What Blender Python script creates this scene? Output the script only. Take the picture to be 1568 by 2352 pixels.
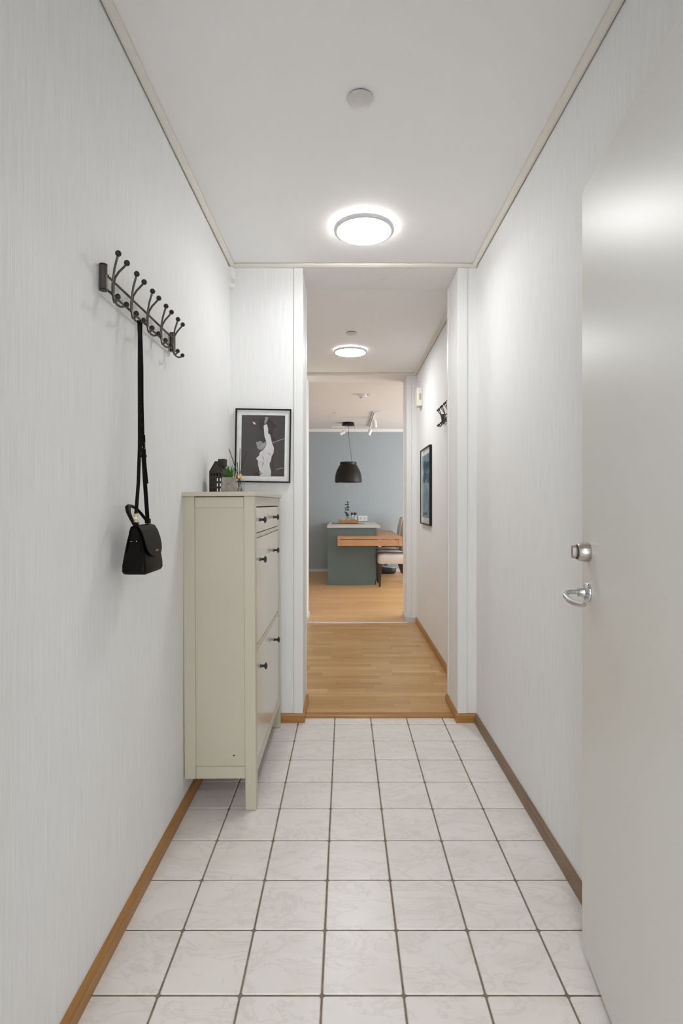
import bpy, bmesh, math, random
from mathutils import Vector, Matrix

for o in list(bpy.data.objects):
    bpy.data.objects.remove(o, do_unlink=True)
SC = bpy.context.scene
COL = SC.collection
random.seed(7)

# ------------------------------------------------------------------ camera
W, H, FPX = 1568, 2352, 1230.0
cam_d = bpy.data.cameras.new('camera')
cam_d.sensor_fit = 'VERTICAL'
cam_d.sensor_height = 36.0
cam_d.lens = FPX / H * 36.0
cam_d.shift_x = -8.0 / H
cam_d.shift_y = -20.0 / H
cam_d.clip_start = 0.02
cam = bpy.data.objects.new('camera', cam_d)
cam.location = (0, 0, 1.225)
cam.rotation_euler = (math.pi / 2, 0, 0)
COL.objects.link(cam)
SC.camera = cam

# ------------------------------------------------------------------ light and exposure
LAMP = 23.0            # corridor ceiling lamp diffuser
LAMP2 = 40.0           # inner hall ceiling lamp
LAMP_FILL = 35.0          # unseen fill lamp added on the landing to brighten the near corridor
GLOW = 95.0            # back glow of the lamps on the ceiling
SKY = 3.7              # daylight outside the living room window and the added landing window
world = bpy.data.worlds.new('world')
SC.world = world
world.use_nodes = True
bg = world.node_tree.nodes['Background']
bg.inputs["Color"].default_value = (0.97, 0.985, 1.0, 1)
bg.inputs['Strength'].default_value = SKY

def portal(name, loc, rot, sx, sy):
    d = bpy.data.lights.new(name, 'AREA')
    d.shape = 'RECTANGLE'; d.size = sx; d.size_y = sy
    d.cycles.is_portal = True
    o = bpy.data.objects.new(name, d)
    o.location = loc; o.rotation_euler = rot
    COL.objects.link(o)
portal('landing_portal', (0, -1.75, 1.2), (math.pi / 2, 0, 0), 1.3, 1.5)
portal('window_portal', (3.35, 7.75, 1.35), (0, math.pi / 2, 0), 2.0, 3.0)

SC.view_settings.view_transform = 'Standard'
SC.view_settings.look = 'None'
SC.view_settings.gamma = 1.0
SC.view_settings.use_curve_mapping = False
SC.view_settings.exposure = 1.08
SC.cycles.max_bounces = 7
SC.cycles.diffuse_bounces = 5
SC.cycles.glossy_bounces = 3
SC.cycles.use_light_tree = False
SC.cycles.transparent_max_bounces = 12

# ------------------------------------------------------------------ materials
class N:
    """tiny node helper"""
    def __init__(s, name):
        s.m = bpy.data.materials.new(name); s.m.use_nodes = True
        s.t = s.m.node_tree; s.b = s.t.nodes['Principled BSDF']
    def n(s, kind, **kw):
        x = s.t.nodes.new(kind)
        for k, v in kw.items(): setattr(x, k, v)
        return x
    def l(s, a, b): s.t.links.new(a, b)
    def pos(s, scale=(1, 1, 1), coord='pos'):
        if coord == 'pos':
            src = s.n('ShaderNodeNewGeometry').outputs['Position']
        else:
            src = s.n('ShaderNodeTexCoord').outputs['Object']
        mp = s.n('ShaderNodeMapping'); mp.inputs['Scale'].default_value = scale
        s.l(src, mp.inputs['Vector'])
        return mp.outputs['Vector'], mp
    def noise(s, vec, scale, detail=3, rough=0.5, dist=0.0):
        x = s.n('ShaderNodeTexNoise'); x.inputs['Scale'].default_value = scale
        x.inputs['Detail'].default_value = detail; x.inputs['Roughness'].default_value = rough
        x.inputs['Distortion'].default_value = dist
        s.l(vec, x.inputs['Vector']); return x.outputs['Fac']
    def ramp(s, fac, stops):
        x = s.n('ShaderNodeValToRGB'); e = x.color_ramp.elements
        e[0].position, e[0].color = stops[0][0], tuple(stops[0][1]) + (1,)
        e[1].position, e[1].color = stops[-1][0], tuple(stops[-1][1]) + (1,)
        for p, c in stops[1:-1]:
            k = e.new(p); k.color = tuple(c) + (1,)
        s.l(fac, x.inputs['Fac']); return x.outputs['Color']
    def mix(s, fac, a, b, mode='MIX'):
        x = s.n('ShaderNodeMix', data_type='RGBA', blend_type=mode)
        for v, i in ((fac, 0), (a, 6), (b, 7)):
            if hasattr(v, 'links'): s.l(v, x.inputs[i])
            elif i == 0: x.inputs[0].default_value = v
            else: x.inputs[i].default_value = tuple(v) + (1,)
        return x.outputs[2]
    def bump(s, h, strength=0.2, dist=0.001):
        x = s.n('ShaderNodeBump'); x.inputs['Strength'].default_value = strength
        x.inputs['Distance'].default_value = dist
        s.l(h, x.inputs['Height']); s.l(x.outputs['Normal'], s.b.inputs['Normal'])
    def col(s, c):
        if hasattr(c, 'links'): s.l(c, s.b.inputs['Base Color'])
        else: s.b.inputs['Base Color'].default_value = tuple(c) + (1,)
    def set(s, rough=None, metal=None, coat=None, spec=None, sheen=None):
        if rough is not None: s.b.inputs['Roughness'].default_value = rough
        if metal is not None: s.b.inputs['Metallic'].default_value = metal
        if coat is not None: s.b.inputs['Coat Weight'].default_value = coat
        if spec is not None: s.b.inputs['Specular IOR Level'].default_value = spec
        if sheen is not None: s.b.inputs['Sheen Weight'].default_value = sheen
        return s.m

def lin(r, g, b):
    f = lambda c: (c / 255 / 12.92) if c / 255 <= 0.04045 else ((c / 255 + 0.055) / 1.055) ** 2.4
    return (f(r), f(g), f(b))

M = {}
def plain(key, c, rough=0.5, metal=0.0, coat=0.0, var=0.06, scale=30.0, bump=0.0, spec=0.5):
    k = N(key)
    v, _ = k.pos(coord='obj')
    f = k.noise(v, scale, 3)
    lo = tuple(x * (1 - var) for x in c); hi = tuple(min(1, x * (1 + var)) for x in c)
    k.col(k.ramp(f, [(0.3, lo), (0.7, hi)]))
    if bump: k.bump(f, bump, 0.0006)
    M[key] = k.set(rough, metal, coat, spec)

def wallpaper(key, c, stripe=0.35):
    k = N(key)
    g = k.n('ShaderNodeNewGeometry').outputs['Position']
    sp = k.n('ShaderNodeSeparateXYZ'); k.l(g, sp.inputs[0])
    ad = k.n('ShaderNodeMath', operation='ADD'); k.l(sp.outputs[0], ad.inputs[0]); k.l(sp.outputs[1], ad.inputs[1])
    cb = k.n('ShaderNodeCombineXYZ'); k.l(ad.outputs[0], cb.inputs[0]); k.l(sp.outputs[2], cb.inputs[1])
    mp = k.n('ShaderNodeMapping'); mp.inputs['Scale'].default_value = (290, 5, 1); k.l(cb.outputs[0], mp.inputs[0])
    f = k.noise(mp.outputs[0], 1.0, 2, 0.6)
    mp2 = k.n('ShaderNodeMapping'); mp2.inputs['Scale'].default_value = (700, 350, 1); k.l(cb.outputs[0], mp2.inputs[0])
    f2 = k.noise(mp2.outputs[0], 1.0, 0, 0.6)
    mp3 = k.n('ShaderNodeMapping'); mp3.inputs['Scale'].default_value = (3, 2, 1); k.l(cb.outputs[0], mp3.inputs[0])
    f3 = k.noise(mp3.outputs[0], 1.0, 1, 0.5)
    a = tuple(x * 0.92 for x in c); b = tuple(min(1, x * 1.03) for x in c)
    c1 = k.ramp(f, [(0.32, a), (0.62, b)])
    c2 = k.mix(0.22, c1, k.ramp(f2, [(0.3, tuple(x * 0.8 for x in c)), (0.7, c)]))
    c3 = k.mix(0.1, c2, k.ramp(f3, [(0.35, (c[0] * .9, c[1] * .9, c[2] * .88)), (0.65, c)]))
    k.col(c3)
    h = k.n('ShaderNodeMath', operation='ADD'); k.l(f, h.inputs[0])
    m2 = k.n('ShaderNodeMath', operation='MULTIPLY'); k.l(f2, m2.inputs[0]); m2.inputs[1].default_value = 0.4
    k.l(m2.outputs[0], h.inputs[1])
    k.bump(h.outputs[0], stripe, 0.0012)
    M[key] = k.set(0.62, 0, 0, 0.35)

wallpaper('wallpaper', (0.87, 0.87, 0.865))

def ceiling_mat(key, c):
    k = N(key); v, _ = k.pos()
    f = k.noise(v, 260, 1, 0.55)
    g = k.noise(v, 1.2, 2)
    k.col(k.mix(0.15, c, k.ramp(g, [(0.35, tuple(x * .9 for x in c)), (0.65, c)])))
    k.bump(f, 0.35, 0.0012)
    M[key] = k.set(0.75, 0, 0, 0.3)
ceiling_mat('ceiling_paint', (0.91, 0.905, 0.90))

def painted(key, c, rough=0.45, bump=0.05):
    k = N(key); v, _ = k.pos()
    f = k.noise(v, 90, 3); g = k.noise(v, 4, 3)
    k.col(k.mix(0.25, c, k.ramp(g, [(0.35, tuple(x * .94 for x in c)), (0.65, c)])))
    k.bump(f, bump, 0.0006)
    M[key] = k.set(rough)
painted('white_trim', (0.82, 0.82, 0.81), 0.4)
painted('cream_trim', (0.76, 0.73, 0.66), 0.4)
painted('grey_trim', (0.62, 0.64, 0.64), 0.45)
painted('blue_wall', (0.36, 0.41, 0.44), 0.6, 0.1)
painted('living_ceiling', (0.77, 0.77, 0.765), 0.8, 0.1)
painted('plain_wall', (0.80, 0.80, 0.80), 0.7)
painted('door_paint', (0.71, 0.70, 0.65), 0.37, 0.02)
painted('cabinet_paint', (0.58, 0.54, 0.435), 0.35, 0.03)
painted('front_paint', (0.66, 0.62, 0.52), 0.14, 0.015)
painted('island_paint', (0.125, 0.178, 0.180), 0.5, 0.05)
painted('counter_top', (0.60, 0.57, 0.53), 0.3, 0.03)

def tile_mat():
    k = N('tile_glaze')
    g = k.n('ShaderNodeNewGeometry').outputs['Position']
    rnd = k.n('ShaderNodeObjectInfo').outputs['Random']
    cb = k.n('ShaderNodeCombineXYZ')
    m = k.n('ShaderNodeMath', operation='MULTIPLY'); k.l(rnd, m.inputs[0]); m.inputs[1].default_value = 37.0
    k.l(m.outputs[0], cb.inputs[0]); k.l(m.outputs[0], cb.inputs[2])
    ad = k.n('ShaderNodeVectorMath', operation='ADD'); k.l(g, ad.inputs[0]); k.l(cb.outputs[0], ad.inputs[1])
    mp = k.n('ShaderNodeMapping'); mp.inputs['Rotation'].default_value = (0, 0, 0.6)
    mp.inputs['Scale'].default_value = (1.0, 2.2, 1.0); k.l(ad.outputs[0], mp.inputs[0])
    v = mp.outputs[0]
    f = k.noise(v, 5, 6, 0.60, 1.3)
    vein = k.ramp(f, [(0.455, (0, 0, 0)), (0.488, (1, 1, 1)), (0.52, (0, 0, 0))])
    cloud = k.noise(v, 5, 5, 0.6, 0.5)
    base = k.ramp(cloud, [(0.3, (0.74, 0.685, 0.64)), (0.5, (0.79, 0.745, 0.71)), (0.72, (0.815, 0.775, 0.745))])
    dark = k.mix(0.5, base, (0.50, 0.43, 0.375))
    vm = k.n('ShaderNodeMath', operation='MULTIPLY'); k.l(vein, vm.inputs[0]); vm.inputs[1].default_value = 0.5
    k.col(k.mix(vm.outputs[0], base, dark))
    k.bump(k.noise(v, 25, 3), 0.12, 0.0015)
    M['tile_glaze'] = k.set(0.31)
tile_mat()

def grout_mat():
    k = N('grout'); v, _ = k.pos()
    f = k.noise(v, 40, 4)
    k.col(k.ramp(f, [(0.3, (0.16, 0.125, 0.09)), (0.7, (0.27, 0.225, 0.17))]))
    M['grout'] = k.set(0.9)
grout_mat()

def wood(key, tones, grain=(3, 55, 55), rough=0.32, rnd=True, bump=0.08, amt=0.22, coat=0.0):
    k = N(key)
    g = k.n('ShaderNodeNewGeometry').outputs['Position']
    v = g
    r = k.n('ShaderNodeObjectInfo').outputs['Random']
    cb = k.n('ShaderNodeCombineXYZ')
    m = k.n('ShaderNodeMath', operation='MULTIPLY'); k.l(r, m.inputs[0]); m.inputs[1].default_value = 53.0 if rnd else 0.0
    k.l(m.outputs[0], cb.inputs[0]); k.l(m.outputs[0], cb.inputs[1])
    ad = k.n('ShaderNodeVectorMath', operation='ADD'); k.l(g, ad.inputs[0]); k.l(cb.outputs[0], ad.inputs[1])
    mp = k.n('ShaderNodeMapping'); mp.inputs['Scale'].default_value = grain; k.l(ad.outputs[0], mp.inputs[0])
    f = k.noise(mp.outputs[0], 1.0, 5, 0.6, 0.3)
    n = len(tones)
    if rnd:
        base = k.ramp(r, [(i / (n - 1), tones[i]) for i in range(n)])
    else:
        f2 = k.noise(v, 3.0, 2)
        base = k.ramp(f2, [(0.3 + 0.4 * i / (n - 1), tones[i]) for i in range(n)])
    dk = k.mix(1.0, base, (0.62, 0.52, 0.42), 'MULTIPLY')
    fr = k.ramp(f, [(0.35, (1, 1, 1)), (0.62, (0, 0, 0))])
    fm = k.n('ShaderNodeMath', operation='MULTIPLY'); k.l(fr, fm.inputs[0]); fm.inputs[1].default_value = amt * 2
    k.col(k.mix(fm.outputs[0], base, dk))
    k.bump(f, bump, 0.0008)
    M[key] = k.set(rough, 0, coat)

wood('parquet', [(0.46, 0.25, 0.085), (0.57, 0.325, 0.12), (0.51, 0.28, 0.10), (0.63, 0.375, 0.15), (0.54, 0.30, 0.11), (0.70, 0.45, 0.20)], rough=0.24)
wood('laminate', [(0.62, 0.36, 0.155), (0.68, 0.41, 0.185), (0.64, 0.375, 0.165), (0.72, 0.44, 0.205)], rough=0.35, amt=0.12)
wood('oak_base', [(0.37, 0.175, 0.042), (0.43, 0.21, 0.055)], grain=(60, 4, 60), rnd=False, rough=0.35)
wood('oak_base_x', [(0.42, 0.205, 0.05), (0.48, 0.24, 0.065)], grain=(4, 60, 60), rnd=False, rough=0.35)
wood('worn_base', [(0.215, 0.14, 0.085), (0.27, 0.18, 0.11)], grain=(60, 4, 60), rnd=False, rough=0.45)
wood('table_wood', [(0.50, 0.27, 0.135), (0.58, 0.33, 0.17)], grain=(5, 60, 60), rnd=False, rough=0.4, amt=0.12)
wood('tray_wood', [(0.42, 0.20, 0.075), (0.50, 0.25, 0.10)], grain=(15, 80, 80), rnd=False, rough=0.45, amt=0.1)
wood('dark_wood', [(0.035, 0.016, 0.010), (0.05, 0.023, 0.014)], grain=(40, 40, 5), rnd=False, rough=0.4)

plain('black_frame', (0.009, 0.008, 0.008), 0.4, spec=0.25)
plain('black_matte', (0.010, 0.009, 0.009), 0.5)
plain('black_ball', (0.014, 0.010, 0.009), 0.3)
plain('hook_metal', (0.115, 0.105, 0.095), 0.38, 0.75)
plain('dark_knob', (0.022, 0.019, 0.018), 0.38)
plain('chrome', (0.62, 0.62, 0.61), 0.16, 1.0)
plain('satin_steel', (0.50, 0.47, 0.43), 0.3, 1.0)
plain('dark_slot', (0.05, 0.048, 0.045), 0.4, 0.5)
plain('gold', (0.80, 0.55, 0.27), 0.25, 1.0)
plain('leather', (0.0040, 0.0028, 0.0024), 0.45, bump=0.25, scale=900, spec=0.12)
plain('hood_black', (0.012, 0.009, 0.007), 0.42, spec=0.3)
plain('white_plastic', (0.80, 0.80, 0.79), 0.45)
plain('cream_plastic', (0.80, 0.77, 0.68), 0.45)
plain('grey_print', (0.42, 0.40, 0.37), 0.6)
plain('disc_plastic', (0.66, 0.65, 0.63), 0.5)
plain('lamp_ring', (0.78, 0.78, 0.78), 0.4)
plain('house_ceramic', (0.052, 0.045, 0.040), 0.7, spec=0.3)
plain('concrete', (0.33, 0.30, 0.265), 0.85, var=0.25, scale=60, bump=0.4)
plain('soil', (0.05, 0.035, 0.025), 0.95, var=0.4, scale=200, bump=0.6)
plain('leaf_green', (0.085, 0.24, 0.022), 0.45, var=0.5, scale=14)
plain('leaf_dark', (0.030, 0.055, 0.035), 0.5, var=0.4, scale=40)
plain('stem_green', (0.07, 0.10, 0.05), 0.6)
plain('lemon', (0.72, 0.46, 0.05), 0.4, bump=0.2, scale=300)
plain('upholstery', (0.66, 0.62, 0.59), 0.9, bump=0.3, scale=500)
plain('hob_glass', (0.020, 0.020, 0.022), 0.15)
plain('cork', (0.05, 0.025, 0.015), 0.5)
plain('salt', (0.78, 0.78, 0.78), 0.8)
plain('pepper', (0.05, 0.04, 0.03), 0.8)
plain('device_dark', (0.018, 0.014, 0.016), 0.5)
plain('device_top', (0.24, 0.29, 0.33), 0.5)
plain('oil', (0.66, 0.62, 0.56), 0.3)
plain('mat_board', (0.86, 0.88, 0.87), 0.8)
plain('print_dark', (0.048, 0.041, 0.039), 0.6, var=0.1, scale=8)
plain('print_shadow', (0.040, 0.033, 0.033), 0.6)
plain('print_white', (0.70, 0.69, 0.70), 0.6, var=0.08, scale=25)
plain('print_grey', (0.34, 0.325, 0.335), 0.6, var=0.25, scale=60)

def glass_mat(key, tint=(1, 1, 1)):
    m = bpy.data.materials.new(key); m.use_nodes = True
    t = m.node_tree; t.nodes.clear()
    out = t.nodes.new('ShaderNodeOutputMaterial'); mx = t.nodes.new('ShaderNodeMixShader')
    tr = t.nodes.new('ShaderNodeBsdfTransparent'); tr.inputs[0].default_value = tuple(tint) + (1,)
    gl = t.nodes.new('ShaderNodeBsdfGlossy'); gl.inputs['Roughness'].default_value = 0.03
    fr = t.nodes.new('ShaderNodeLayerWeight'); pw = t.nodes.new('ShaderNodeMath'); pw.operation = 'POWER'
    pw.inputs[1].default_value = 5.0; t.links.new(fr.outputs['Facing'], pw.inputs[0])
    ma = t.nodes.new('ShaderNodeMath'); ma.operation = 'MULTIPLY_ADD'
    ma.inputs[1].default_value = 0.6; ma.inputs[2].default_value = 0.022
    t.links.new(pw.outputs[0], ma.inputs[0]); t.links.new(ma.outputs[0], mx.inputs[0]); t.links.new(tr.outputs[0], mx.inputs[1])
    t.links.new(gl.outputs[0], mx.inputs[2]); t.links.new(mx.outputs[0], out.inputs[0])
    M[key] = m
glass_mat('pane_glass')
glass_mat('clear_glass', (0.93, 0.95, 0.95))

def emit_mat(key, c, s):
    m = bpy.data.materials.new(key); m.use_nodes = True
    t = m.node_tree; t.nodes.clear()
    out = t.nodes.new('ShaderNodeOutputMaterial'); e = t.nodes.new('ShaderNodeEmission')
    e.inputs[0].default_value = tuple(c) + (1,); e.inputs[1].default_value = s
    t.links.new(e.outputs[0], out.inputs[0]); M[key] = m
for _k, _s in (('', LAMP), ('_hall', LAMP2), ('_landing', LAMP_FILL)):
    emit_mat('lamp_diffuser' + _k, (0.94, 0.975, 1.0) if _k == '_hall' else (0.985, 0.99, 1.0), _s)
emit_mat('lamp_glow', (1.0, 0.985, 0.96), GLOW)
emit_mat('lamp_glow_hall', (1.0, 0.99, 0.97), GLOW * .14)
emit_mat('lamp_glow_landing', (1.0, 0.99, 0.97), GLOW * .3)

def sea_mat():
    k = N('sea_print'); v, _ = k.pos((1, 4.0, 2.2))
    f = k.noise(v, 2.6, 8, 0.68, 1.4)
    c = k.ramp(f, [(0.34, (0.012, 0.045, 0.085)), (0.46, (0.030, 0.13, 0.215)), (0.54, (0.09, 0.22, 0.31)), (0.60, (0.50, 0.55, 0.60)), (0.70, (0.72, 0.74, 0.77))])
    k.col(c); M['sea_print'] = k.set(0.6)
sea_mat()

# ------------------------------------------------------------------ mesh helpers
class MB:
    def __init__(s): s.bm = bmesh.new()
    def box(s, a, b, bev=0.0, seg=1):
        x0, y0, z0 = a; x1, y1, z1 = b
        x0, x1 = sorted((x0, x1)); y0, y1 = sorted((y0, y1)); z0, z1 = sorted((z0, z1))
        vs = [s.bm.verts.new(p) for p in ((x0, y0, z0), (x1, y0, z0), (x1, y1, z0), (x0, y1, z0), (x0, y0, z1), (x1, y0, z1), (x1, y1, z1), (x0, y1, z1))]
        fs = [s.bm.faces.new([vs[i] for i in f]) for f in ((0, 3, 2, 1), (4, 5, 6, 7), (0, 1, 5, 4), (1, 2, 6, 5), (2, 3, 7, 6), (3, 0, 4, 7))]
        if bev:
            es = list({e for f in fs for e in f.edges})
            bmesh.ops.bevel(s.bm, geom=es, offset=bev, segments=seg, affect='EDGES', profile=0.5)
        return s
    def prism(s, pts, axis, a, b):
        """polygon pts (2D) extruded along axis from a to b; 'x': pts=(y,z), 'y': pts=(x,z), 'z': pts=(x,y)"""
        def P(p, t):
            return {'x': (t, p[0], p[1]), 'y': (p[0], t, p[1]), 'z': (p[0], p[1], t)}[axis]
        A = [s.bm.verts.new(P(p, a)) for p in pts]; B = [s.bm.verts.new(P(p, b)) for p in pts]
        n = len(pts)
        s.bm.faces.new(A); s.bm.faces.new(B[::-1])
        for i in range(n):
            s.bm.faces.new((A[i], B[i], B[(i + 1) % n], A[(i + 1) % n]))
        return s
    def lathe(s, prof, c=(0, 0, 0), n=24, axis='z'):
        rings = []
        for r, h in prof:
            ring = []
            if r < 1e-6:
                p = {'z': (c[0], c[1], c[2] + h), 'x': (c[0] + h, c[1], c[2]), 'y': (c[0], c[1] + h, c[2])}[axis]
                ring = [s.bm.verts.new(p)]
            else:
                for i in range(n):
                    t = 2 * math.pi * i / n; u, w = r * math.cos(t), r * math.sin(t)
                    p = {'z': (c[0] + u, c[1] + w, c[2] + h), 'x': (c[0] + h, c[1] + u, c[2] + w), 'y': (c[0] + u, c[1] + h, c[2] + w)}[axis]
                    ring.append(s.bm.verts.new(p))
            rings.append(ring)
        for a, b in zip(rings, rings[1:]):
            for i in range(n):
                j = (i + 1) % n
                if len(a) == 1 and len(b) == 1: continue
                if len(a) == 1: s.bm.faces.new((a[0], b[i], b[j]))
                elif len(b) == 1: s.bm.faces.new((a[i], a[j], b[0]))
                else: s.bm.faces.new((a[i], a[j], b[j], b[i]))
        return s
    def sphere(s, c, r, n=14, m=9, sc=(1, 1, 1)):
        mat = Matrix.Translation(c) @ Matrix.Diagonal((sc[0], sc[1], sc[2], 1))
        bmesh.ops.create_uvsphere(s.bm, u_segments=n, v_segments=m, radius=r, matrix=mat)
        return s
    def tube(s, path, r, n=8, flat=None, up=(0, 0, 1), caps=True, sq=False):
        """sweep; r number or list; flat=(w,t): elliptical/rect section with w along 'up x tangent'"""
        P = [Vector(p) for p in path]; k = len(P)
        rr = r if isinstance(r, (list, tuple)) else [r] * k
        T = []
        for i in range(k):
            T.append(((P[min(i + 1, k - 1)] - P[max(i - 1, 0)])).normalized())
        ref = Vector(up)
        if abs(ref.dot(T[0])) > 0.95 and not flat: ref = Vector((1, 0, 0))
        nrm = (ref - T[0] * ref.dot(T[0])).normalized()
        rings = []
        for i in range(k):
            if flat:
                nrm = (ref - T[i] * ref.dot(T[i])).normalized()
            else:
                nrm = (nrm - T[i] * nrm.dot(T[i])).normalized()
            bn = T[i].cross(nrm)
            ring = []
            if flat and sq:
                w, t = flat[0] / 2, flat[1] / 2
                for a, b in ((w, t), (-w, t), (-w, -t), (w, -t)):
                    ring.append(s.bm.verts.new(P[i] + nrm * b + bn * a))
            else:
                for j in range(n):
                    th = 2 * math.pi * j / n
                    a, b = (flat[0] / 2, flat[1] / 2) if flat else (rr[i], rr[i])
                    ring.append(s.bm.verts.new(P[i] + nrm * (b * math.cos(th)) + bn * (a * math.sin(th))))
            rings.append(ring)
        m = len(rings[0])
        for a, b in zip(rings, rings[1:]):
            for j in range(m):
                s.bm.faces.new((a[j], a[(j + 1) % m], b[(j + 1) % m], b[j]))
        if caps:
            s.bm.faces.new(rings[0][::-1]); s.bm.faces.new(rings[-1])
        return s
    def loft(s, rings, caps=True):
        R = [[s.bm.verts.new(p) for p in r] for r in rings]
        m = len(R[0])
        for a, b in zip(R, R[1:]):
            for j in range(m):
                s.bm.faces.new((a[j], a[(j + 1) % m], b[(j + 1) % m], b[j]))
        if caps:
            s.bm.faces.new(R[0][::-1]); s.bm.faces.new(R[-1])
        return s
    def build(s, name, mat, parent=None, smooth=False, angle=40):
        bmesh.ops.recalc_face_normals(s.bm, faces=s.bm.faces)
        me = bpy.data.meshes.new(name); s.bm.to_mesh(me); s.bm.free()
        me.materials.append(M[mat])
        if smooth:
            for p in me.polygons: p.use_smooth = True
            lim = math.radians(angle)
            b2 = bmesh.new(); b2.from_mesh(me)
            for e in b2.edges:
                if len(e.link_faces) == 2 and e.calc_face_angle(0) > lim: e.smooth = False
            b2.to_mesh(me); b2.free()
        o = bpy.data.objects.new(name, me); COL.objects.link(o)
        if parent is not None: o.parent = parent
        return o

def tag(o, label=None, cat=None, group=None, kind=None):
    if label: o['label'] = label
    if cat: o['category'] = cat
    if group: o['group'] = group
    if kind: o['kind'] = kind
    return o
def thing(name, label, cat, loc=(0, 0, 0), rot=(0, 0, 0), group=None):
    o = bpy.data.objects.new(name, None); COL.objects.link(o)
    o.empty_display_size = 0.05
    o.location = loc; o.rotation_euler = rot
    return tag(o, label, cat, group)
def copy_tree(o, parent=None):
    c = o.copy(); COL.objects.link(c); c.parent = parent
    for ch in list(o.children): copy_tree(ch, c)
    return c
def struct(o): o['kind'] = 'structure'; return o
def rrect(w, h, r, k=4):
    pts = []
    for cx, cy, a0 in ((w / 2 - r, h / 2 - r, 0), (-w / 2 + r, h / 2 - r, 90), (-w / 2 + r, -h / 2 + r, 180), (w / 2 - r, -h / 2 + r, 270)):
        for i in range(k):
            a = math.radians(a0 + 90 * i / (k - 1)); pts.append((cx + r * math.cos(a), cy + r * math.sin(a)))
    return pts

# ------------------------------------------------------------------ dimensions of the place
XL, XR = -0.644, 0.736          # corridor walls
YE, Y1, Y1B = 0.50, 3.00, 3.30  # entrance wall, end wall front and back
Y2, Y2B = 5.50, 5.80            # second end wall
Y3 = 9.54                       # blue kitchen wall
ZC = 2.56
OL, OR = -0.239, 0.634          # first opening
PL, PR = -0.398, 0.635          # second opening
ZO = 2.542
HL = -1.3                       # left wall of the inner hall
LX0, LX1 = -2.4, 3.3            # living room
ZH = 0.010                      # parquet level

# ------------------------------------------------------------------ structure
def sbox(name, mat, *boxes):
    m = MB()
    for a, b in boxes: m.box(a, b)
    return struct(m.build(name, mat))

sbox('wall_left', 'wallpaper', ((XL - .1, YE - .1, -.05), (XL, Y1B, 2.62)))
sbox('wall_right', 'wallpaper', ((XR, YE - .1, -.05), (XR + .1, Y2B, 2.62)))
sbox('wall_end', 'wallpaper', ((XL, Y1, -.05), (OL, Y1B, ZC)), ((OR, Y1, -.05), (XR, Y1B, ZC)), ((OL, Y1, ZO), (OR, Y1B, ZC)))
sbox('wall_entrance', 'plain_wall', ((XL, YE - .1, -.05), (-.44, YE, ZC)), ((.56, YE - .1, -.05), (XR, YE, ZC)), ((-.44, YE - .1, 2.09), (.56, YE, ZC)))
sbox('wall_hall_left', 'wallpaper', ((HL - .1, Y1B - .1, -.05), (HL, Y2B, 2.62)))
sbox('wall_hall_front', 'wallpaper', ((HL, Y1B - .1, -.05), (XL - .1, Y1B, 2.62)))
sbox('wall_hall_end', 'wallpaper', ((HL, Y2, -.05), (PL, Y2B, ZC)), ((PR, Y2, -.05), (XR, Y2B, ZC)), ((PL, Y2, ZO - .004), (PR, Y2B, ZC)))
sbox('wall_kitchen', 'blue_wall', ((LX0, Y3, -.05), (LX1, Y3 + .1, 2.62)))
sbox('wall_living_left', 'plain_wall', ((LX0 - .1, Y2B, -.05), (LX0, Y3, 2.62)))
sbox('wall_living_front', 'plain_wall', ((LX0, Y2B - .1, -.05), (HL - .1, Y2B, 2.62)), ((XR + .1, Y2B - .1, -.05), (LX1, Y2B, 2.62)))
sbox('wall_living_right', 'plain_wall', ((LX1, Y2B, -.05), (LX1 + .1, 6.25, 2.62)), ((LX1, 9.25, -.05), (LX1 + .1, Y3, 2.62)), ((LX1, 6.25, -.05), (LX1 + .1, 9.25, .35)), ((LX1, 6.25, 2.35), (LX1 + .1, 9.25, 2.62)))
sbox('wall_landing_added', 'plain_wall', ((-1.5, -1.7, -.06), (-1.4, YE - .1, 2.64)), ((1.4, -1.7, -.06), (1.5, YE - .1, 2.64)), ((-1.4, -1.7, -.06), (-.65, -1.6, 2.64)), ((.65, -1.7, -.06), (1.4, -1.6, 2.64)), ((-.65, -1.7, -.06), (.65, -1.6, .45)), ((-.65, -1.7, 1.95), (.65, -1.6, 2.64)),
     ((-1.4, YE - .2, -.06), (XL - .1, YE - .1, 2.64)), ((XR + .1, YE - .2, -.06), (1.4, YE - .1, 2.64)))  # unseen landing box added to hold back sky light at the entrance
wf = MB()
for a, b in ((-.65, -.61), (-.02, .02), (.61, .65)): wf.box((a, -1.67, .45), (b, -1.63, 1.95))
wf.box((-.65, -1.67, .45), (.65, -1.63, .49)); wf.box((-.65, -1.67, 1.91), (.65, -1.63, 1.95))
win = struct(wf.build('window_landing_added', 'white_trim'))  # unseen window added behind the camera, lets fill daylight onto near walls and ceiling
for a, b in ((-.61, -.02), (.02, .61)):
    MB().box((a, -1.653, .49), (b, -1.647, 1.91)).build('pane', 'pane_glass', win)
sbox('ceiling_landing_added', 'plain_wall', ((-1.5, -1.7, ZC), (1.5, YE - .1, 2.64)))
sbox('floor_landing_added', 'grey_trim', ((-1.4, -1.6, -.06), (1.4, .2, -.003)))
wf = MB()
for a, b in ((6.25, 6.30), (7.22, 7.28), (8.22, 8.28), (9.20, 9.25)): wf.box((LX1 + .03, a, .35), (LX1 + .08, b, 2.35))
wf.box((LX1 + .03, 6.25, .35), (LX1 + .08, 9.25, .40)); wf.box((LX1 + .03, 6.25, 2.30), (LX1 + .08, 9.25, 2.35))
win = struct(wf.build('window_1', 'white_trim'))
for a, b in ((6.30, 7.22), (7.28, 8.22), (8.28, 9.20)):
    MB().box((LX1 + .052, a, .40), (LX1 + .058, b, 2.30)).build('pane', 'pane_glass', win)
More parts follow.
